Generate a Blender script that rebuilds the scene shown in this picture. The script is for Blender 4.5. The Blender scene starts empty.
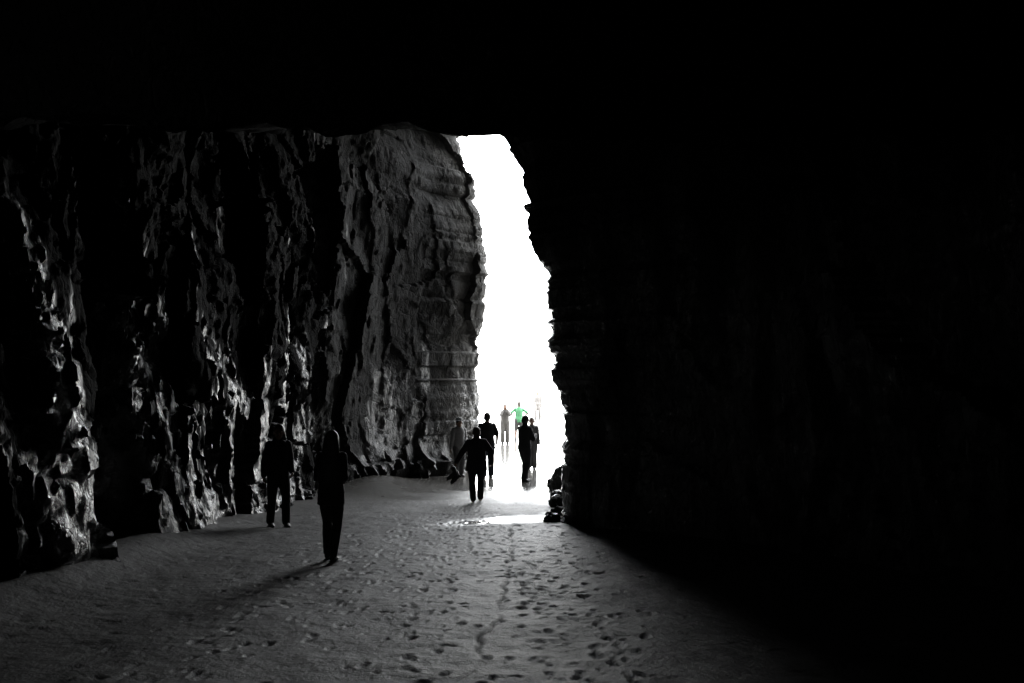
import bpy, bmesh, math, random
import numpy as np
from mathutils import Vector, Matrix, noise
R = math.radians
random.seed(5)
scn = bpy.context.scene
col = scn.collection
scn.view_settings.view_transform = 'Standard'
scn.view_settings.look = 'None'
scn.view_settings.exposure = 0

SKY = 2.8
# ------------------------------------------------------------------ materials
def nt(name):
    m = bpy.data.materials.new(name); m.use_nodes = True
    n = m.node_tree; b = n.nodes['Principled BSDF']
    return m, n, b
def N(n, t, **kw):
    x = n.nodes.new(t)
    for k, v in kw.items(): setattr(x, k, v)
    return x
def noise_node(n, vec, scale, detail=6, rough=.6):
    t = N(n, 'ShaderNodeTexNoise'); t.inputs['Scale'].default_value = scale
    t.inputs['Detail'].default_value = detail; t.inputs['Roughness'].default_value = rough
    n.links.new(vec, t.inputs['Vector']); return t
def ramp(n, fac, stops):
    r = N(n, 'ShaderNodeValToRGB'); e = r.color_ramp.elements
    e[0].position, e[0].color = stops[0][0], (*stops[0][1], 1)
    e[1].position, e[1].color = stops[-1][0], (*stops[-1][1], 1)
    for p, c in stops[1:-1]:
        q = e.new(p); q.color = (*c, 1)
    n.links.new(fac, r.inputs['Fac']); return r
def maprange(n, v, a, b, c, d):
    m = N(n, 'ShaderNodeMapRange'); m.interpolation_type = 'SMOOTHSTEP'
    for i, k in enumerate((a, b, c, d)): m.inputs[i+1].default_value = k
    n.links.new(v, m.inputs[0]); return m
def math_n(n, op, a, b):
    m = N(n, 'ShaderNodeMath', operation=op)
    for i, v in enumerate((a, b)):
        if isinstance(v, (int, float)): m.inputs[i].default_value = v
        else: n.links.new(v, m.inputs[i])
    return m

def rock_mat(name, lo, hi, wet_r, dry_r, bump=.6, ztop=None, spec=.5, dspec=.15, wet_bump=None, thr=.48, mouth_haze=None):
    """rock, wet (smooth) in patches that thin out above the height ztop; optionally painted paler towards the sea as haze glow"""
    m, n, b = nt(name)
    tc = N(n, 'ShaderNodeTexCoord')
    mp = N(n, 'ShaderNodeMapping'); mp.inputs['Scale'].default_value = (1, 1, .7)
    n.links.new(tc.outputs['Object'], mp.inputs['Vector'])
    sp = N(n, 'ShaderNodeSeparateXYZ'); n.links.new(tc.outputs['Object'], sp.inputs[0])
    a = noise_node(n, mp.outputs[0], 1.3, 8, .65)
    rc = ramp(n, a.outputs['Fac'], [(.3, lo), (.55, tuple((x+y)/2 for x, y in zip(lo, hi))), (.75, hi)])
    out = rc.outputs['Color']
    if mouth_haze:  # haze glow around the mouth, painted into the rock colour by depth
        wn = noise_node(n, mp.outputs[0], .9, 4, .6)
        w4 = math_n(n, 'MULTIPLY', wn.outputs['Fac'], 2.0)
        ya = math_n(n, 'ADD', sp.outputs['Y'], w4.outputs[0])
        hz = maprange(n, ya.outputs[0], mouth_haze[0]+1, mouth_haze[1]+1, 0, 1)
        mx = N(n, 'ShaderNodeMix', data_type='RGBA'); mx.inputs['B'].default_value = (*mouth_haze[2], 1)
        n.links.new(hz.outputs[0], mx.inputs['Factor']); n.links.new(out, mx.inputs['A']); out = mx.outputs['Result']
    n.links.new(out, b.inputs['Base Color'])
    bp = N(n, 'ShaderNodeBump'); bp.inputs['Strength'].default_value = bump; bp.inputs['Distance'].default_value = .12
    if ztop is not None:
        ms = N(n, 'ShaderNodeMapping'); ms.inputs['Scale'].default_value = (1, 1, .17)   # seeps run down the wall
        n.links.new(tc.outputs['Object'], ms.inputs['Vector'])
        c = noise_node(n, ms.outputs[0], 1.4, 7, .6)
        zt = maprange(n, sp.outputs['Z'], ztop-2.6, ztop+2.4, .08, -.13)
        s0 = math_n(n, 'ADD', c.outputs['Fac'], zt.outputs[0])
        wet = maprange(n, s0.outputs[0], thr, thr+.1, 0, 1)
        rr = maprange(n, wet.outputs[0], 0, 1, dry_r, wet_r)
        n.links.new(rr.outputs[0], b.inputs['Roughness'])
        sr = maprange(n, wet.outputs[0], 0, 1, dspec, spec)
        n.links.new(sr.outputs[0], b.inputs['Specular IOR Level'])
        if wet_bump is not None:
            br = maprange(n, wet.outputs[0], 0, 1, bump, wet_bump); n.links.new(br.outputs[0], bp.inputs['Strength'])
    else:
        b.inputs['Roughness'].default_value = dry_r; b.inputs['Specular IOR Level'].default_value = dspec
    v = N(n, 'ShaderNodeTexVoronoi'); v.inputs['Scale'].default_value = 3.5; v.feature = 'DISTANCE_TO_EDGE'
    wv = noise_node(n, mp.outputs[0], 2.5, 3, .6)
    vm = N(n, 'ShaderNodeVectorMath', operation='MULTIPLY_ADD'); vm.inputs[1].default_value = (.5, .5, .5)
    n.links.new(wv.outputs['Color'], vm.inputs[0]); n.links.new(mp.outputs[0], vm.inputs[2])
    n.links.new(vm.outputs[0], v.inputs['Vector'])
    crack = maprange(n, v.outputs['Distance'], 0, .07, 0, .35)
    d = noise_node(n, mp.outputs[0], 5, 10, .66)
    d2 = math_n(n, 'MULTIPLY', d.outputs['Fac'], 1.9)
    s = math_n(n, 'ADD', d2.outputs[0], crack.outputs[0])
    n.links.new(s.outputs[0], bp.inputs['Height']); n.links.new(bp.outputs[0], b.inputs['Normal'])
    return m
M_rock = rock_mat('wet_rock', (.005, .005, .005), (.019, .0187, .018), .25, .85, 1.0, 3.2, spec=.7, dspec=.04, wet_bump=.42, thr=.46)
M_right = rock_mat('seeping_rock', (.025, .025, .025), (.09, .09, .087), .16, .7, .9, 6, spec=.7, wet_bump=.6)
M_rock2 = rock_mat('dry_rock', (.010, .010, .0098), (.036, .0355, .034), .4, .8, .6, 2.2, mouth_haze=(30.8, 32.8, (.20, .195, .185)))  # pale tint near the mouth stands in for lit haze
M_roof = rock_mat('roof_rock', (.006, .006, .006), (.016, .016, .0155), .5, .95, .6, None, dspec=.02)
M_stone = rock_mat('boulder_rock', (.03, .03, .03), (.14, .137, .13), .25, .7, .6, 1.0)

def sand_mat():
    m, n, b = nt('sand')
    g = N(n, 'ShaderNodeNewGeometry'); sp = N(n, 'ShaderNodeSeparateXYZ')
    n.links.new(g.outputs['Position'], sp.inputs[0])
    pos = g.outputs['Position']
    wob = noise_node(n, pos, .55, 5, .55)
    w1 = math_n(n, 'MULTIPLY', wob.outputs['Fac'], 7.0)
    yy = math_n(n, 'ADD', sp.outputs['Y'], w1.outputs[0])
    wet = maprange(n, yy.outputs[0], 24.0, 34.0, 0, 1)        # wet sand towards the mouth
    xs = math_n(n, 'MULTIPLY', sp.outputs['X'], .75)          # shallow standing water crossing the sand
    ys = math_n(n, 'SUBTRACT', sp.outputs['Y'], xs.outputs[0])
    w2 = math_n(n, 'MULTIPLY', wob.outputs['Fac'], 1.4)
    ys = math_n(n, 'ADD', ys.outputs[0], w2.outputs[0])
    yd = math_n(n, 'SUBTRACT', ys.outputs[0], 20.35)
    fr = noise_node(n, pos, 2.2, 5, .6)
    yd = math_n(n, 'ADD', yd.outputs[0], math_n(n, 'MULTIPLY', math_n(n, 'SUBTRACT', fr.outputs['Fac'], .5).outputs[0], .7).outputs[0])
    ya = math_n(n, 'ABSOLUTE', yd.outputs[0], 0)
    run = maprange(n, ya.outputs[0], .0, 1.2, 1, 0)
    xa = maprange(n, sp.outputs['X'], -2.0, -.2, 0, 1)
    run = math_n(n, 'MULTIPLY', run.outputs[0], xa.outputs[0])
    wt = math_n(n, 'MAXIMUM', wet.outputs[0], run.outputs[0])
    big = noise_node(n, pos, 1.6, 6, .6)
    rc = ramp(n, big.outputs['Fac'], [(.3, (.06, .0585, .055)), (.7, (.122, .119, .112))])
    mx = N(n, 'ShaderNodeMix', data_type='RGBA'); mx.inputs['B'].default_value = (.13, .125, .115, 1)
    n.links.new(wt.outputs[0], mx.inputs['Factor']); n.links.new(rc.outputs['Color'], mx.inputs['A'])
    at = N(n, 'ShaderNodeAttribute'); at.attribute_name = 'rill'
    mx2 = N(n, 'ShaderNodeMix', data_type='RGBA'); mx2.inputs['B'].default_value = (.014, .014, .0135, 1)
    n.links.new(at.outputs['Fac'], mx2.inputs['Factor']); n.links.new(mx.outputs['Result'], mx2.inputs['A'])
    n.links.new(mx2.outputs['Result'], b.inputs['Base Color'])
    rg = maprange(n, wt.outputs[0], 0, 1, .60, .13)
    n.links.new(rg.outputs[0], b.inputs['Roughness'])
    si = maprange(n, at.outputs['Fac'], 0, 1, .36, .02)
    n.links.new(si.outputs[0], b.inputs['Specular IOR Level'])
    fine = noise_node(n, pos, 38, 4, .7); mid = noise_node(n, pos, 9, 5, .6)
    f2 = math_n(n, 'MULTIPLY', mid.outputs['Fac'], 2.5)
    hs = math_n(n, 'ADD', fine.outputs['Fac'], f2.outputs[0])
    st = maprange(n, wt.outputs[0], 0, 1, .7, .03)
    bp = N(n, 'ShaderNodeBump'); bp.inputs['Distance'].default_value = .02
    n.links.new(st.outputs[0], bp.inputs['Strength'])
    n.links.new(hs.outputs[0], bp.inputs['Height']); n.links.new(bp.outputs[0], b.inputs['Normal'])
    return m
M_sand = sand_mat()
def plain(name, c, rough=.8, var=.25, scale=30):
    m, n, b = nt(name)
    tc = N(n, 'ShaderNodeTexCoord')
    t = noise_node(n, tc.outputs['Object'], scale, 4, .6)
    rc = ramp(n, t.outputs['Fac'], [(.3, tuple(x*(1-var) for x in c)), (.7, tuple(x*(1+var) for x in c))])
    n.links.new(rc.outputs['Color'], b.inputs['Base Color']); b.inputs['Roughness'].default_value = rough
    return m
M_skin = plain('skin', (.28, .17, .12), .55, .08)
M_black = plain('black_cloth', (.016, .016, .018), .85)
M_char = plain('charcoal_cloth', (.03, .03, .032), .85)
M_denim = plain('denim', (.03, .035, .05), .85)
M_hazed_brown = plain('hazed_brown_cloth', (.16, .153, .145), .85)  # far figures' cloth, lightened to stand in for haze and glare
M_hazed_green = plain('hazed_green_cloth', (.13, .40, .20), .8)  # green top out on the beach, paled in its colour for haze
M_mid = plain('mid_grey_cloth', (.12, .12, .12), .85)
M_pale = plain('pale_grey_cloth', (.26, .26, .26), .85)
M_hair = plain('dark_hair', (.015, .012, .01), .5)
M_hair2 = plain('brown_hair', (.05, .035, .022), .5)
M_hazed_hair = plain('hazed_hair', (.17, .155, .135), .5)  # hair of the far figures, its colour lightened in place of haze
M_shoe = plain('shoe_leather', (.02, .02, .02), .5)
M_eye = plain('eye_surface', (.05, .04, .035), .2)
m, n, b = nt('sea_water'); b.inputs['Base Color'].default_value = (.06, .08, .08, 1); b.inputs['Roughness'].default_value = .12
tc = N(n, 'ShaderNodeTexCoord'); t = noise_node(n, tc.outputs['Object'], .4, 6, .6)
bp = N(n, 'ShaderNodeBump'); bp.inputs['Strength'].default_value = .4; n.links.new(t.outputs['Fac'], bp.inputs['Height']); n.links.new(bp.outputs[0], b.inputs['Normal'])
M_sea = m

# ------------------------------------------------------------------ helpers
def link_mesh(name, me, mat, parent=None, smooth=True):
    o = bpy.data.objects.new(name, me); col.objects.link(o)
    me.materials.clear(); me.materials.append(mat)
    if smooth: me.polygons.foreach_set('use_smooth', [True]*len(me.polygons))
    if parent: o.parent = parent
    return o
def struct(o): o['kind'] = 'structure'; return o
def grid_mesh(name, P):            # P[nu][nv] of xyz (numpy)
    nu, nv = P.shape[:2]
    me = bpy.data.meshes.new(name)
    idx = np.arange(nu*nv).reshape(nu, nv)
    f = np.stack([idx[:-1, :-1], idx[1:, :-1], idx[1:, 1:], idx[:-1, 1:]], -1).reshape(-1, 4)
    me.from_pydata(P.reshape(-1, 3).tolist(), [], f.tolist()); me.update()
    return me

# ------------------------------------------------------------------ ground
def gz(x, y):
    w = 1.5
    z = .045*w*np.logaddexp(0, (26-np.asarray(y, float))/w)
    z = z - .01*np.maximum(0, np.asarray(y, float)-95)
    z = np.maximum(z, -1.2)
    z = z + .28*np.exp(-((x+3.4)/1.1)**2 - ((y-27.8)/1.6)**2)       # bank of sand under the buttress
    z = z + .22*np.exp(-((x+5.0)/.6)**2)*np.exp(-((y-14)/6)**2)
    return z
def spaced(a, b, s): return list(np.arange(a, b-1e-6, s))
def outward(start, step, end, g=1.25):
    r = []; p = start
    while p < end:
        step *= g; p += step; r.append(p)
    return r
xl = spaced(-6, -3, .04) + spaced(-3, 1.6, .022) + spaced(1.6, 4, .04)
xl = [-x for x in outward(6, .05, 900)][::-1] + xl + [4.0] + outward(4, .05, 900)
yl = spaced(6, 13, .035) + spaced(13, 21, .05) + spaced(21, 36, .1) + [36.0] + outward(36, .15, 2500, 1.15)
yl = [6-(v-6) for v in outward(6, .06, 40)][::-1] + yl
X, Y = np.meshgrid(np.array(xl), np.array(yl), indexing='ij')
Z = gz(X, Y)
core = (X > -7) & (X < 6) & (Y > -5) & (Y < 34)
ii = np.argwhere(core)
for i, j in ii:
    x, y = X[i, j], Y[i, j]
    fade = 1.0 if y < 20 else max(.12, 1-(y-20)/5)
    Z[i, j] += fade*(.022*noise.fractal(Vector((x*1.1, y*1.1, 3)), 1, 2, 3) + .008*noise.noise(Vector((x*5, y*5, 9))) )
# footprints (kept in a layer of their own so that overlapping prints do not dig pits)
rng = random.Random(11)
prints = []
for t in range(48):
    x0 = rng.gauss(-.9, 1.8); y0 = rng.uniform(5, 9); x1 = rng.gauss(-.6, .9); y1 = rng.uniform(19, 24)
    nst = int((y1-y0)/.62)
    for k in range(nst):
        f = k/nst
        if rng.random() < .35: continue
        px = x0+(x1-x0)*f + (.09 if k % 2 else -.09) + rng.gauss(0, .06); py = y0+(y1-y0)*f + rng.gauss(0, .06)
        prints.append((px, py, math.atan2(x1-x0, y1-y0)+rng.gauss(0, .15), rng.uniform(.5, .78)))
for k in range(460):
    prints.append((rng.uniform(-4.2, 2.6), rng.uniform(6, 21), rng.uniform(0, 6.28), rng.uniform(.3, .65)))
xa = np.array(xl); ya = np.array(yl)
D = np.zeros_like(Z); U = np.zeros_like(Z)
for px, py, a, s in prints:
    i0, i1 = np.searchsorted(xa, (px-.4, px+.4)); j0, j1 = np.searchsorted(ya, (py-.4, py+.4))
    dx = X[i0:i1, j0:j1]-px; dy = Y[i0:i1, j0:j1]-py
    u = dx*math.cos(a)-dy*math.sin(a); v = dx*math.sin(a)+dy*math.cos(a)
    q = np.sqrt((u/(.05*s))**2 + (v/(.125*s))**2)
    dp = (.010+.017*rng.random())*(.85 if py < 10 else 1)
    D[i0:i1, j0:j1] = np.minimum(D[i0:i1, j0:j1], -dp*np.exp(-(q/1.0)**4))
    U[i0:i1, j0:j1] = np.maximum(U[i0:i1, j0:j1], .3*dp*np.exp(-((q-1.45)/.35)**2))
Z += D+U
# thin winding rill in the sand
gy = np.array([6, 7.2, 7.9, 9, 10, 11, 12, 13.4, 15, 17, 18.6]); gx = np.array([-.5, -.38, -.26, -.24, -.11, -.12, -.05, -.08, .02, -.04, .0])
cx = np.interp(Y, gy, gx) + .022*np.sin(Y*4.1) + .014*np.sin(Y*11.7)
brk = np.clip(.7+.5*np.sin(Y*2.3)+.4*np.sin(Y*5.9+1), .3, 1)
rill = np.exp(-((X-cx)/(.013+.0009*Y))**2)*((Y > 5.5) & (Y < 18.8))*brk
Z -= .02*rill
gm = grid_mesh('ground', np.stack([X, Y, Z], -1))
at = gm.attributes.new('rill', 'FLOAT', 'POINT'); at.data.foreach_set('value', np.clip(rill*1.1, 0, 1).astype(np.float32).ravel())
ground = struct(link_mesh('ground', gm, M_sand))
sx = np.array([-2500, -300, -80, 0, 80, 300, 2500.]); sy = np.array([118, 160, 260, 600, 3000.])
SX, SY = np.meshgrid(sx, sy, indexing='ij')
struct(link_mesh('sea', grid_mesh('sea', np.stack([SX, SY, np.full_like(SX, -.28)], -1)), M_sea))

# ------------------------------------------------------------------ rock
def hsh(p, k):
    v = math.sin(p.x*127.1+p.y*311.7+p.z*74.7+k*53.3)*43758.5453
    return v-math.floor(v)
def h1(i, k): 
    v = math.sin(i*12.9898+k*78.233)*43758.5453
    return v-math.floor(v)
def facet(p, sc, zs, tilt, step):
    q = Vector((p.x*sc+.18*p.z*zs*sc, p.y*sc-.12*p.z*zs*sc, p.z*sc*zs))
    c = noise.voronoi(q)[1][0]
    d = q-c
    return (hsh(c, 1)-.5)*step + (d.x+d.y)*(hsh(c, 2)-.5)*tilt + d.z*(hsh(c, 3)-.5)*tilt
def rockd(p, amp=1.0):
    x, y, z = p; P_ = Vector(p)
    a = noise.fractal(Vector((x*.4, y*.4, z*.3)), 1, 2, 2)*.34
    w = noise.noise_vector(P_*2.2)*.08
    P2 = P_+w
    f1 = facet(P2, .5, .55, .85, .30)
    f2 = facet(P2+Vector((9, 3, 1)), 1.4, .75, .30, .10)
    f3 = facet(P_+Vector((2, 7, 4)), 4.6, .9, .10, .03)
    f = noise.fractal(Vector((x*4.5, y*4.5, z*3.5)), .8, 2, 3)*.026
    return amp*(a+f1+f2+f3+f-.03)
def resample(path, du):
    pts = [Vector((*p, 0)) for p in path]; out = []
    for i in range(len(pts)-1):
        p0 = pts[max(i-1, 0)]; p1 = pts[i]; p2 = pts[i+1]; p3 = pts[min(i+2, len(pts)-1)]
        n_ = max(2, int((p2-p1).length/du))
        for k in range(n_):
            t = k/n_
            out.append(.5*((2*p1)+(p2-p0)*t+(2*p0-5*p1+4*p2-p3)*t*t+(3*p1-p0-3*p2+p3)*t**3))
    out.append(pts[-1]); return out
def wall(name, path, z0, z1, du, dz, mat, side, amp=1.0, lean=None, ampf=None, foot=0):
    pts = resample(path, du); nz = int((z1-z0)/dz)+1
    P = np.zeros((len(pts), nz, 3))
    for i, p in enumerate(pts):
        t = (pts[min(i+1, len(pts)-1)]-pts[max(i-1, 0)]).normalized()
        nn = Vector((t.y, -t.x, 0))*side
        for k in range(nz):
            z = z0+dz*k
            lx = lean(p, z) if lean else 0
            am = amp*(ampf(p, z) if ampf else 1)
            d = rockd((p.x, p.y, z), am)
            if foot:                                            # broken ledge of fallen blocks fused to the wall
                h = .35+.4*noise.noise(Vector((p.x*.8, p.y*.8, 2)))
                g_ = 1/(1+math.exp((z-h-.3)/.15))
                d += foot*g_*max(0, .5+1.3*facet(Vector((p.x, p.y, z)), 2.2, .9, .5, .9))
            P[i, k] = (p.x+lx+nn.x*d, p.y+nn.y*d, z)
    me = grid_mesh(name, P)
    o = struct(link_mesh(name, me, mat))
    me.set_sharp_from_angle(angle=R(38))
    return o
left_path = [(0, -14), (-5, -12.5), (-6.6, -8), (-6.4, 0), (-5.9, 6), (-5.3, 9.5), (-5.1, 11), (-4.8, 12.6), (-5.7, 13.6), (-5.6, 14.6), (-4.95, 15.9), (-4.75, 17), (-4.85, 19), (-4.7, 21.5), (-4.75, 24), (-4.6, 26.3), (-5.6, 28), (-8, 29)]
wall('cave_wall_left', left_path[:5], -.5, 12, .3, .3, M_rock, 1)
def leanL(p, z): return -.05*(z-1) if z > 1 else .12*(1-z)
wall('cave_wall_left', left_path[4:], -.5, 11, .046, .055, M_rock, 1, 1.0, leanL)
bz = [-.5, .1, 1.7, 2.95, 4.65, 5.8, 7.6, 8.0, 8.6, 9.5, 12]
bx = [-1.22, -1.18, -.98, -1.04, -.9, -.70, -.76, -1.04, -1.04, -1.38, -1.9]
def leanB(p, z):
    w = max(0, min(1, (p.y-27.5)/3.5))
    j = (h1(math.floor(z*2.6), 3)-.5)*.16+(h1(math.floor(z*7+.4), 5)-.5)*.09
    return w*(float(np.interp(z, bz, bx))*1.04+1.0+(j if p.y > 30.5 else 0))
def ampB(p, z): return .4 if p.y > 30 else .4+.4*min(1, (30-p.y)/3)
but_path = [(-9, 24.5), (-6, 25.4), (-4.7, 26.6), (-3.7, 28.6), (-2.6, 30.5), (-1.6, 31.7), (-1.1, 32.3), (-1.05, 32.8), (-1.3, 33.6), (-2.2, 35)]
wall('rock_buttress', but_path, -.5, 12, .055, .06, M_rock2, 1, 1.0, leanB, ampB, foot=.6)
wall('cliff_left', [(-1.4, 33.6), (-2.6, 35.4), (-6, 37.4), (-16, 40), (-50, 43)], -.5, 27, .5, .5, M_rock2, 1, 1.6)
rz = [-.5, .3, 1.9, 2.93, 4.66, 5.2, 6.2, 6.47, 6.9, 7.6, 12]
rx = [.92, .88, .92, .76, .60, .35, .17, .18, -.12, -.5, -1.5]
def leanR(p, z):
    w = max(0, min(1, 1-abs(p.y-19)/6))
    j = (h1(math.floor(z*3.1), 1)-.5)*.09+(h1(math.floor(z*8+.3), 2)-.5)*.10+(h1(math.floor(z*15+.7), 4)-.5)*.05
    return w*(float(np.interp(z, rz, rx))-.9-.08)+max(0, 1-abs(p.y-19)/3)*j
def ampR(p, z): return .22 if abs(p.y-19) < 2 else min(1, .22+.25*(abs(p.y-19)-2))
right_path = [(5.2, 34.6), (3.4, 32.6), (2.7, 30), (2.1, 26.5), (1.55, 23), (1.05, 20), (.98, 19.1), (1.4, 18.3), (2.6, 17), (4.0, 14.5), (5.0, 11), (5.5, 7), (5.7, 0), (5.4, -8), (3.5, -12.5), (-1, -14.2)]
wall('cave_wall_right', right_path[:12], -.5, 11.5, .06, .05, M_right, 1, 1.0, leanR, ampR)
wall('cave_wall_right', right_path[11:], -.5, 12, .3, .3, M_right, 1)
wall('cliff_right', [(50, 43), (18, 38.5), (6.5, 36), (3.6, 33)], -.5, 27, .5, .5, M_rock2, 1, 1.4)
# roof: a high chamber over the camera, a hanging lip, then the passage roof rising to the mouth and the cliff face above it
cxs = np.array(spaced(-13, 13.01, .09)); prof = []
for y in np.arange(-15, 9.3, .4): prof.append((y, 7.6, 1.0, 0))
for k in range(1, 25): prof.append((9.35+.018*k, 7.6-2.59*k/24, .8, 1))
for y in np.arange(9.9, 31.9, .2): prof.append((y, 5.16+.23*(y-9.9), 1.0 if y > 12 else .35, 0))
e = prof[-1]
for k in range(1, 60): prof.append((e[0]+.2*min(k, 4)+.03*k, e[1]+.28*k, .5, 1))
P = np.zeros((len(cxs), len(prof), 3))
for i, x in enumerate(cxs):
    far = min(1, max(0, abs(x+.2)-.45))
    lip = .09*min(1, max(0, (-x-.4)/.5)) + .04*noise.noise(Vector((x*2.1, 4, 1))) + .03*noise.noise(Vector((x*6, 1, 1))) + far*(.20*noise.noise(Vector((x*.9, 9, 1)))+.13*noise.noise(Vector((x*2.4, 2, 6)))+.07*noise.noise(Vector((x*5, 2, 8))))
    for k, (y, z, am, vert) in enumerate(prof):
        v = Vector((x, y, z))
        d = noise.fractal(Vector((x*.35, y*.3, 5)), 1, 2, 4)*.22 + facet(v, .8, .8, .3, .2)*.6 + noise.noise(v*1.9)*.05
        d *= am
        if y < 10.0 and y > 9.3 : P[i, k] = (x, y+d*.5, z+lip)
        elif vert: P[i, k] = (x, y+d, z+d*.4)
        else: P[i, k] = (x, y, z+d+(lip if 9 < y < 12 else 0))
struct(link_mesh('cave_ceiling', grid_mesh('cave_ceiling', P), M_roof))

# ------------------------------------------------------------------ boulders
def boulder(x, y, s, seed, label, sq=(1, 1, .75)):
    bm = bmesh.new(); bmesh.ops.create_icosphere(bm, subdivisions=4, radius=1)
    for v in bm.verts:
        p = v.co.copy(); off = Vector((seed*3.1, seed*1.7, seed))
        d = .95+.22*noise.fractal(p*.9+off, 1, 2, 4)+.8*facet(p+off, 1.1, 1, .5, .4)+.05*noise.noise(p*5+off)
        v.co = Vector((p.x*sq[0], p.y*sq[1], p.z*sq[2]))*d*s
    me = bpy.data.meshes.new('boulder'); bm.to_mesh(me); bm.free()
    o = link_mesh('boulder', me, M_stone); me.set_sharp_from_angle(angle=R(35)); o.location = (x, y, float(gz(x, y))+s*sq[2]*.35)
    o.rotation_euler = (0, 0, seed*1.3)
    o['label'] = label; o['category'] = 'rock'
    return o
boulder(.70, 19.3, .16, 1, 'low wet rock at the foot of the right cave wall, nearest the camera')
boulder(.84, 20.6, .14, 2, 'dark rock just behind the nearest low rock at the right wall foot', (1, 1, .9))
boulder(.93, 22.6, .18, 3, 'wet rock midway along the row at the foot of the right wall', (1, 1, .9))
boulder(1.02, 24.6, .20, 5, 'second farthest rock of the row at the foot of the right wall', (1, 1, .8))
boulder(1.16, 27, .27, 4, 'upright dark rock at the far end of the row by the right wall', (.9, 1, 1.5))

# ------------------------------------------------------------------ people
def sph(bm, c, r, M=None):
    rr = r if isinstance(r, (tuple, list)) else (r, r, r)
    mat = Matrix.Translation(c) @ Matrix.Diagonal((*rr, 1))
    if M: mat = M @ mat
    bmesh.ops.create_uvsphere(bm, u_segments=14, v_segments=10, radius=1, matrix=mat)
def loft(bm, rings, nseg=14):
    rows = []
    for c, u, v in rings:
        rows.append([bm.verts.new(c+u*math.cos(2*math.pi*k/nseg)+v*math.sin(2*math.pi*k/nseg)) for k in range(nseg)])
    for a, b_ in zip(rows, rows[1:]):
        for k in range(nseg): bm.faces.new((a[k], a[(k+1) % nseg], b_[(k+1) % nseg], b_[k]))
    bm.faces.new(rows[0][::-1]); bm.faces.new(rows[-1])
def limb(bm, pts, rads):
    for (a, ra), (b_, rb) in zip(zip(pts, rads), list(zip(pts, rads))[1:]):
        d = (b_-a)
        if d.length < 1e-5: continue
        d.normalize(); h = Vector((1, 0, 0)) if abs(d.x) < .8 else Vector((0, 1, 0))
        u = d.cross(h).normalized(); v = d.cross(u).normalized()
        loft(bm, [(a, u*ra, v*ra), (b_, u*rb, v*rb)], 12)
    for p, r in zip(pts, rads): sph(bm, p, r)
def solid(name, bm, mat, parent, voxel=.01, smooth=4):
    bmesh.ops.recalc_face_normals(bm, faces=bm.faces)
    me = bpy.data.meshes.new(name); bm.to_mesh(me); bm.free()
    t = bpy.data.objects.new('t', me); col.objects.link(t)
    r = t.modifiers.new('r', 'REMESH'); r.mode = 'VOXEL'; r.voxel_size = voxel
    s = t.modifiers.new('s', 'SMOOTH'); s.iterations = smooth; s.factor = .5
    bpy.context.view_layer.update()
    ev = t.evaluated_get(bpy.context.evaluated_depsgraph_get())
    nm = bpy.data.meshes.new_from_object(ev)
    bpy.data.objects.remove(t); bpy.data.meshes.remove(me)
    nm.name = name
    return link_mesh(name, nm, mat, parent)
def ik(a, t, l1, l2, pole):
    d = t-a; L = min(d.length, (l1+l2)*.999); dn = d.normalized(); t = a+dn*L
    x = (l1*l1-l2*l2+L*L)/(2*L); h = math.sqrt(max(0, l1*l1-x*x))
    p = pole-dn*pole.dot(dn); p.normalize()
    return a+dn*x+p*h, t
V = Vector
def hand(bm, w, d, nrm, side, curl):
    d = d.normalized(); nrm = (nrm-d*nrm.dot(d)).normalized(); a = d.cross(nrm).normalized()*side
    loft(bm, [(w-d*.01, a*.024, nrm*.02), (w+d*.035, a*.036, nrm*.017), (w+d*.085, a*.041, nrm*.014)], 12)
    for k, (o, L) in enumerate(((-.032, .06), (-.011, .074), (.011, .08), (.031, .07))):
        b0 = w+d*.075+a*o; c1 = curl; c2 = curl*2.1
        p1 = b0+(d*math.cos(c1)+nrm*math.sin(c1))*L*.5
        p2 = p1+(d*math.cos(c2)+nrm*math.sin(c2))*L*.5
        limb(bm, [b0, p1, p2], [.0095, .009, .0075])
    t0 = w+d*.025+a*.026; t1 = t0+d*.03+a*.024+nrm*.012; t2 = t1+d*.032+a*.004+nrm*.014
    limb(bm, [t0, t1, t2], [.013, .011, .009])
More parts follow.
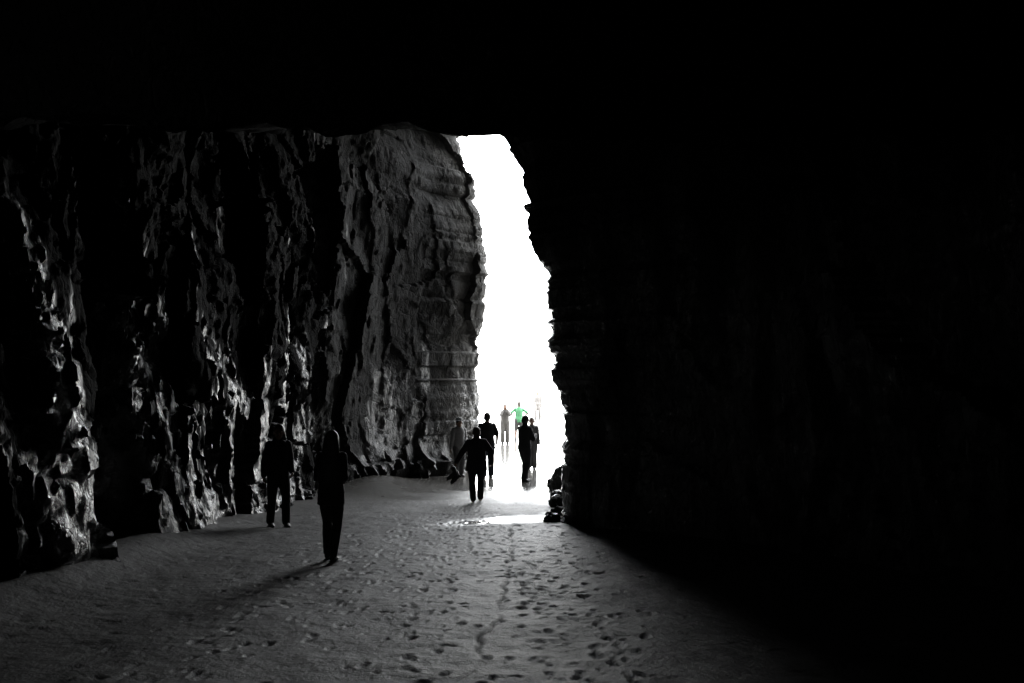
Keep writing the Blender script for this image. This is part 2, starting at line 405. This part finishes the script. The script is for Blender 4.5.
def person(x, y, H, yaw, label, feet=((-.09, 0, 0), (.09, 0, 0)), heels=(0, 0), hands=((-.25, .03, .80), (.25, .03, .80)),
           poles=((-.4, -1, 0), (.4, -1, 0)), lean=0.03, head=(0, 0), wide=1.0, hair='short', hmat=None, top=None, bottom=None,
           sleeve='long', leg='long', topz=.80, shoes=True, hat=None, curl=.35, slim=1.0, palm=None, bulk=.018, flare=0, tb=.016):
    top = top or M_black; bottom = bottom or M_black; hmat = hmat or M_hair
    root = bpy.data.objects.new('person', None); col.objects.link(root)
    s = H/1.72
    root.location = (x, y, float(gz(x, y))-.004); root.rotation_euler = (0, 0, yaw); root.scale = (s, s, s)
    root.empty_display_size = .3
    root['label'] = label; root['category'] = 'person'
    X3, Y3, Z3 = V((1, 0, 0)), V((0, 1, 0)), V((0, 0, 1))
    fy = (feet[0][1]+feet[1][1])/2
    def tc_(z): return V((0, fy+lean*(z-.88)*1.0, z))
    drop = .02 if abs(feet[0][1]-feet[1][1]) > .3 else 0
    hips = [V((-.092*wide, fy, .90-drop)), V((.092*wide, fy, .90-drop))]
    ank = [V((f[0], f[1], .085+f[2])) for f in feet]
    knees = []
    for i in (0, 1):
        k, _ = ik(hips[i], ank[i], .425, .41, V((.08*(-1 if i == 0 else 1), 1, 0))); knees.append(k)
    sh = [tc_(1.372)+X3*(-.165*wide), tc_(1.372)+X3*(.165*wide)]
    el, wr = [], []
    for i in (0, 1):
        e_, w_ = ik(sh[i], V(hands[i]), .285, .255, V(poles[i])); el.append(e_); wr.append(w_)
    def torso(bm, g, zlo, neck=True, fl=0):
        rs = [(.80, .135, .10), (.92, .168, .12), (1.06, .146, .104), (1.2, .152, .112), (1.30, .164, .114), (1.375, .158, .098), (1.425, .115, .08), (1.46, .072, .066)]
        rr = [(tc_(z), X3*((rx_*wide)*(slim if z < 1.3 else 1)+g+(fl*max(0, 1.25-z)/.45)), Y3*(ry_*slim+g+(fl*.7*max(0, 1.25-z)/.45))) for z, rx_, ry_ in rs if z >= zlo-1e-6]
        if zlo < .80: rr = [(tc_(zlo), X3*(.165*wide*slim+g*1.4+fl), Y3*(.12*slim+g*1.4+fl*.7))] + [r for r in rr if r[0].z > .85]
        if neck: rr.append((tc_(1.51)+Y3*.012, X3*.058, Y3*.06))
        loft(bm, rr, 18)
    def legs(bm, g, zend, cloth=False):
        for i in (0, 1):
            h, k, a_ = hips[i], knees[i], ank[i]
            calf = k.lerp(a_, .3)-Y3*.012
            pts = [h, h.lerp(k, .5), k]; rd = [.092*slim+g, .081*slim+g, .06+g]
            if zend == 'long': pts += [calf, k.lerp(a_, .97)]; rd += [.06*slim+g, (.054 if cloth else .042)+g*1.1]
            limb(bm, pts, rd)
    def arms(bm, g, end):
        for i in (0, 1):
            pts = [sh[i], sh[i].lerp(el[i], .45), el[i]]; rd = [.055+g, .05+g, .043+g]
            if end == 'long': pts.append(el[i].lerp(wr[i], .96)); rd.append(.03+g)
            else: pts = [sh[i], sh[i].lerp(el[i], .78)]; rd = [.055+g, .048+g*1.4]
            limb(bm, pts, rd)
    hs_ = 1.07
    hc = tc_(1.583)+Y3*.02
    HM = Matrix.Translation(hc) @ Matrix.Rotation(head[0], 4, 'Z') @ Matrix.Rotation(head[1], 4, 'X') @ Matrix.Scale(hs_, 4)
    R3 = HM.to_3x3()
    bm = bmesh.new()
    torso(bm, -.004, .80)
    legs(bm, -.004, 'long'); arms(bm, -.002, 'long')
    sph(bm, V((0, -.005, .015)), (.076, .096, .105), HM); sph(bm, V((0, .028, -.055)), (.054, .062, .062), HM)
    sph(bm, V((0, .058, -.092)), (.026, .024, .02), HM)                       # chin
    loft(bm, [(HM @ V((0, .088, .012)), R3 @ V((.010, 0, 0)), R3 @ V((0, .01, 0))), (HM @ V((0, .1, -.03)), R3 @ V((.017, 0, 0)), R3 @ V((0, .017, 0)))], 8)
    sph(bm, V((0, .083, -.06)), (.026, .012, .01), HM)                        # lips
    for sx_ in (-1, 1):
        sph(bm, V((sx_*.079, -.008, -.012)), (.012, .02, .032), HM)           # ears
        sph(bm, V((sx_*.03, .075, .022)), (.026, .016, .011), HM)             # brows
    for i, sd in ((0, -1), (1, 1)):
        d = (wr[i]-el[i]).normalized(); pn = V(palm[i]) if palm else V((-sd, .25, 0))
        if abs(d.dot(pn.normalized())) > .9: pn = V((-sd*.3, .2, 1))
        hand(bm, wr[i], d, pn, -sd, curl)
    for i in (0, 1):
        a_ = ank[i]; ps = heels[i]
        loft(bm, [(a_+V((0, -.045, -.045)), X3*.028, Z3*.032), (a_+V((0, .02, -.035)), X3*.036, Z3*.04), (a_+V((0, .10, -.056-ps)), X3*.042, Z3*.022), (a_+V((0, .165, -.066-ps)), X3*.03, Z3*.012)], 12)
    solid('body', bm, M_skin, root, .0085, 2)
    for sx_ in (-1, 1):
        bm = bmesh.new(); sph(bm, V((sx_*.03, .083, .004)), (.012, .009, .008), HM)
        me = bpy.data.meshes.new('eye'); bm.to_mesh(me); bm.free(); link_mesh('eye', me, M_eye, root)
    # clothing
    bm = bmesh.new(); torso(bm, bulk, topz, False, flare); arms(bm, bulk*.85, sleeve)
    if sleeve == 'long':                                                        # collar
        limb(bm, [tc_(1.43), tc_(1.485)+Y3*.008], [.08, .072])
    solid('jacket' if sleeve == 'long' else 'shirt', bm, top, root, .011, 5)
    bm = bmesh.new()
    loft(bm, [(tc_(.84), X3*(.125*wide), Y3*.10), (tc_(.92), X3*(.168*wide*slim+.008), Y3*(.118*slim+.01)), (tc_(1.02), X3*(.145*wide*slim+.006), Y3*(.1*slim+.008))], 18)
    legs(bm, tb, leg, True)
    solid('trousers' if leg == 'long' else 'shorts', bm, bottom, root, .011, 4)
    if shoes:
        for i in (0, 1):
            a_ = ank[i]; ps = heels[i]; bm = bmesh.new()
            loft(bm, [(a_+V((0, -.062, -.035)), X3*.03, Z3*.036), (a_+V((0, -.03, -.03)), X3*.041, Z3*.045), (a_+V((0, .03, -.034)), X3*.045, Z3*.043), (a_+V((0, .11, -.049-ps)), X3*.05, Z3*.03), (a_+V((0, .185, -.06-ps)), X3*.032, Z3*.02)], 14)
            limb(bm, [a_+V((0, -.01, -.03)), a_+V((0, -.008, .03))], [.045, .044])
            so = solid('shoe', bm, M_shoe, root, .009, 3)
            bm = bmesh.new()
            loft(bm, [(a_+V((0, -.07, -.075)), X3*.034, Z3*.009), (a_+V((0, .03, -.075)), X3*.046, Z3*.009), (a_+V((0, .11, -.076-ps)), X3*.053, Z3*.009), (a_+V((0, .195, -.074-ps)), X3*.033, Z3*.009)], 14)
            me = bpy.data.meshes.new('sole'); bm.to_mesh(me); bm.free(); link_mesh('sole', me, M_char, so)
    # hair / hat
    bm = bmesh.new()
    sph(bm, V((0, -.018, .034)), (.086, .102, .098), HM)
    sph(bm, V((0, -.045, -.01)), (.08, .072, .085), HM)
    if hair == 'long':
        loft(bm, [(HM @ V((0, -.045, .03)), R3 @ V((.09, 0, 0)), R3 @ V((0, .07, 0))), (HM @ V((0, -.055, -.07)), R3 @ V((.106, 0, 0)), R3 @ V((0, .06, 0))),
                  (HM @ V((0, -.085, -.2)), R3 @ V((.118, 0, 0)), R3 @ V((0, .045, 0))), (HM @ V((0, -.11, -.32)), R3 @ V((.09, 0, 0)), R3 @ V((0, .028, 0)))], 14)
    solid('hair', bm, hmat, root, .01, 3)
    if hat:
        bm = bmesh.new()
        loft(bm, [(HM @ V((0, -.01, .062)), R3 @ V((.165, 0, 0)), R3 @ V((0, .18, 0))), (HM @ V((0, -.01, .078)), R3 @ V((.165, 0, 0)), R3 @ V((0, .18, 0)))], 24)
        loft(bm, [(HM @ V((0, -.01, .065)), R3 @ V((.096, 0, 0)), R3 @ V((0, .115, 0))), (HM @ V((0, -.01, .13)), R3 @ V((.088, 0, 0)), R3 @ V((0, .105, 0))), (HM @ V((0, -.01, .165)), R3 @ V((.06, 0, 0)), R3 @ V((0, .075, 0)))], 20)
        solid('hat', bm, hat, root, .009, 3)
    return root, s, wr
PI = math.pi
person(-2.27, 13.8, 1.63, R(-6), 'person with long dark hair walking away, nearest to the camera on the sand',
       feet=((-.075, .16, 0), (.06, -.09, .012)), heels=(0, .01), hands=((-.10, .20, 1.00), (.11, .22, 1.04)), poles=((-.3, -.9, -.5), (.35, -.9, -.5)),
       hair='long', wide=.88, slim=1.04, top=M_black, bottom=M_black, topz=.74, lean=.03, curl=.6, bulk=.016, flare=.012, tb=.006)
person(-3.88, 18.3, 1.70, PI+R(25), 'person in dark clothes standing close to the left cave wall with feet apart',
       feet=((-.12, .08, 0), (.11, -.08, 0)), hands=((-.20, .14, .92), (.25, .04, .86)), poles=((-.3, -1, -.1), (.35, -1, -.1)), head=(R(-20), R(-6)),
       top=M_black, bottom=M_black, topz=.76, curl=.5, hair='long', wide=.93, bulk=.022)
r3, s3, w3 = person(-.76, 23.7, 1.62, R(6), 'stocky person walking out mid cave, carrying shoes in the left hand',
       feet=((-.09, -.16, .012), (.10, .18, 0)), hands=((-.46, .04, .91), (.36, .10, .90)), poles=((-.9, -.7, 0), (1, -.6, 0)),
       top=M_char, bottom=M_black, topz=.72, shoes=False, hmat=M_hair2, curl=.9, lean=.05, slim=1.12, wide=1.02, bulk=.032, flare=.015, tb=.014)
person(-1.50, 30.8, 1.62, R(-150), 'person in a brimmed hat standing against the left rock buttress',
       feet=((-.1, 0, 0), (.1, .04, 0)), hands=((-.2, .16, 1.02), (.27, .04, .82)), hat=M_pale, top=M_pale, bottom=M_mid, bulk=.026)
person(-.68, 30.4, 1.80, R(10), 'tall person in short sleeved shirt standing in the cave mouth by the left rock edge',
       feet=((-.11, -.12, 0), (.12, .14, 0)), hands=((-.29, .0, .84), (.27, .14, .88)), poles=((-.7, -.9, 0), (.7, -1, 0)),
       sleeve='short', top=M_black, bottom=M_denim, topz=.80, bulk=.024, tb=.024, slim=1.08)
person(-.29, 45, 1.62, R(185), 'hazy grey figure on the wet beach with both hands raised to the face',
       feet=((-.11, 0, 0), (.11, .03, 0)), hands=((-.08, .2, 1.46), (.08, .2, 1.46)), poles=((-.6, .2, -1), (.6, .2, -1)), top=M_hazed_brown, bottom=M_hazed_brown, hair='short', hmat=M_hazed_hair, bulk=.026, tb=.032, slim=1.1)
person(.30, 47, 1.68, R(5), 'person in a bright green top standing on the beach with hands on hips',
       feet=((-.15, 0, 0), (.15, 0, 0)), hands=((-.20, .04, 1.02), (.20, .04, 1.02)), poles=((-1, -.2, 0), (1, -.2, 0)), sleeve='short', leg='short', top=M_hazed_green, bottom=M_mid, curl=.7, hmat=M_hazed_hair, bulk=.016, tb=.026, slim=1.06)
person(.33, 29.3, 1.76, R(-50), 'person in dark jacket in the cave mouth, turned right with forearms raised',
       feet=((-.09, .10, 0), (.09, -.10, 0)), hands=((-.12, .28, 1.16), (.1, .30, 1.18)), poles=((-.6, -.5, -.8), (.6, -.5, -.8)), head=(R(10), R(-14)), top=M_black, bottom=M_black, topz=.80, curl=.8, bulk=.024, tb=.024, slim=1.08)
person(.60, 33.2, 1.56, R(170), 'shorter person half hidden behind the one in the cave mouth with raised forearms',
       feet=((-.09, 0, 0), (.09, .04, 0)), hands=((-.25, .04, .82), (.2, .2, 1.1)), top=M_mid, bottom=M_mid, wide=.95, hmat=M_hair2, tb=.028)
person(1.63, 69, 1.74, R(160), 'farthest person, a faint pale figure alone far out on the beach',
       feet=((-.10, -.08, 0), (.11, .1, 0)), top=M_hazed_brown, bottom=M_hazed_brown, hmat=M_hazed_hair, bulk=.03, tb=.036, slim=1.15)

def carried_shoe(loc, rz, tilt):
    root = bpy.data.objects.new('shoe', None); col.objects.link(root); root.location = loc; root.rotation_euler = (tilt, 0, rz); root.empty_display_size = .1
    root['label'] = 'dark shoe dangling from the left hand of the stocky person walking out mid cave'; root['category'] = 'shoe'; root['group'] = 'pair of carried shoes'
    bm = bmesh.new(); X3, Z3 = V((1, 0, 0)), V((0, 0, 1))
    loft(bm, [(V((0, -.06, .0)), X3*.036, Z3*.05), (V((0, -.02, .0)), X3*.048, Z3*.058), (V((0, .06, -.004)), X3*.05, Z3*.05), (V((0, .13, -.018)), X3*.056, Z3*.036), (V((0, .2, -.03)), X3*.036, Z3*.022)], 14)
    limb(bm, [V((0, -.03, .02)), V((0, -.035, .12))], [.046, .05])
    limb(bm, [V((0, -.03, .10)), V((0, -.05, .20))], [.014, .012])              # laces gathered in the hand
    solid('upper', bm, M_shoe, root, .009, 3)
    bm = bmesh.new()
    loft(bm, [(V((0, -.07, -.055)), X3*.038, Z3*.014), (V((0, .05, -.055)), X3*.05, Z3*.014), (V((0, .14, -.055)), X3*.058, Z3*.014), (V((0, .22, -.053)), X3*.036, Z3*.012)], 14)
    solid('sole', bm, M_char, root, .009, 2)
wl = Matrix.LocRotScale(r3.location, r3.rotation_euler.to_quaternion(), r3.scale) @ w3[0]
carried_shoe((wl.x-.05, wl.y+.02, wl.z-.26), R(75), R(-25))
carried_shoe((wl.x+.0, wl.y+.06, wl.z-.30), R(115), R(-40))

# ------------------------------------------------------------------ light
w = bpy.data.worlds.new('World'); scn.world = w; w.use_nodes = True
n = w.node_tree; bg = n.nodes['Background']
sky = n.nodes.new('ShaderNodeTexSky'); sky.sky_type = 'NISHITA'; sky.sun_disc = False
EL, AZ = R(58), R(160)
sky.sun_elevation = EL; sky.sun_rotation = AZ; sky.air_density = 1.5; sky.dust_density = 1.2; sky.ozone_density = 1
hs = n.nodes.new('ShaderNodeHueSaturation'); hs.inputs['Saturation'].default_value = .12
n.links.new(sky.outputs[0], hs.inputs['Color']); n.links.new(hs.outputs[0], bg.inputs['Color'])
bg.inputs['Strength'].default_value = SKY
L = bpy.data.lights.new('sun', 'SUN'); L.energy = 3; L.angle = R(8); L.color = (1, .96, .9)
lo = bpy.data.objects.new('sun', L); col.objects.link(lo)
d = Vector((math.sin(AZ)*math.cos(EL), math.cos(AZ)*math.cos(EL), math.sin(EL)))
lo.rotation_euler = (-d).to_track_quat('-Z', 'Y').to_euler(); lo.location = (0, 20, 60)
# sampling portal set in the cave mouth: it emits nothing, it only guides the sky sampling
A = bpy.data.lights.new('portal', 'AREA'); A.shape = 'RECTANGLE'; A.size = 6.5; A.size_y = 11; A.cycles.is_portal = True
ao = bpy.data.objects.new('portal', A); col.objects.link(ao); ao.location = (1.0, 33.2, 5.0)
ao.rotation_euler = Vector((0, -1, 0)).to_track_quat('-Z', 'Z').to_euler()

# ------------------------------------------------------------------ camera
c = bpy.data.cameras.new('camera'); c.sensor_width = 36; c.lens = 38.67; c.clip_end = 6000; c.clip_start = .05
co = bpy.data.objects.new('camera', c); col.objects.link(co)
co.location = (0, 0, 2.9); co.rotation_euler = (R(90)+math.atan(31/1100), 0, 0)
scn.camera = co
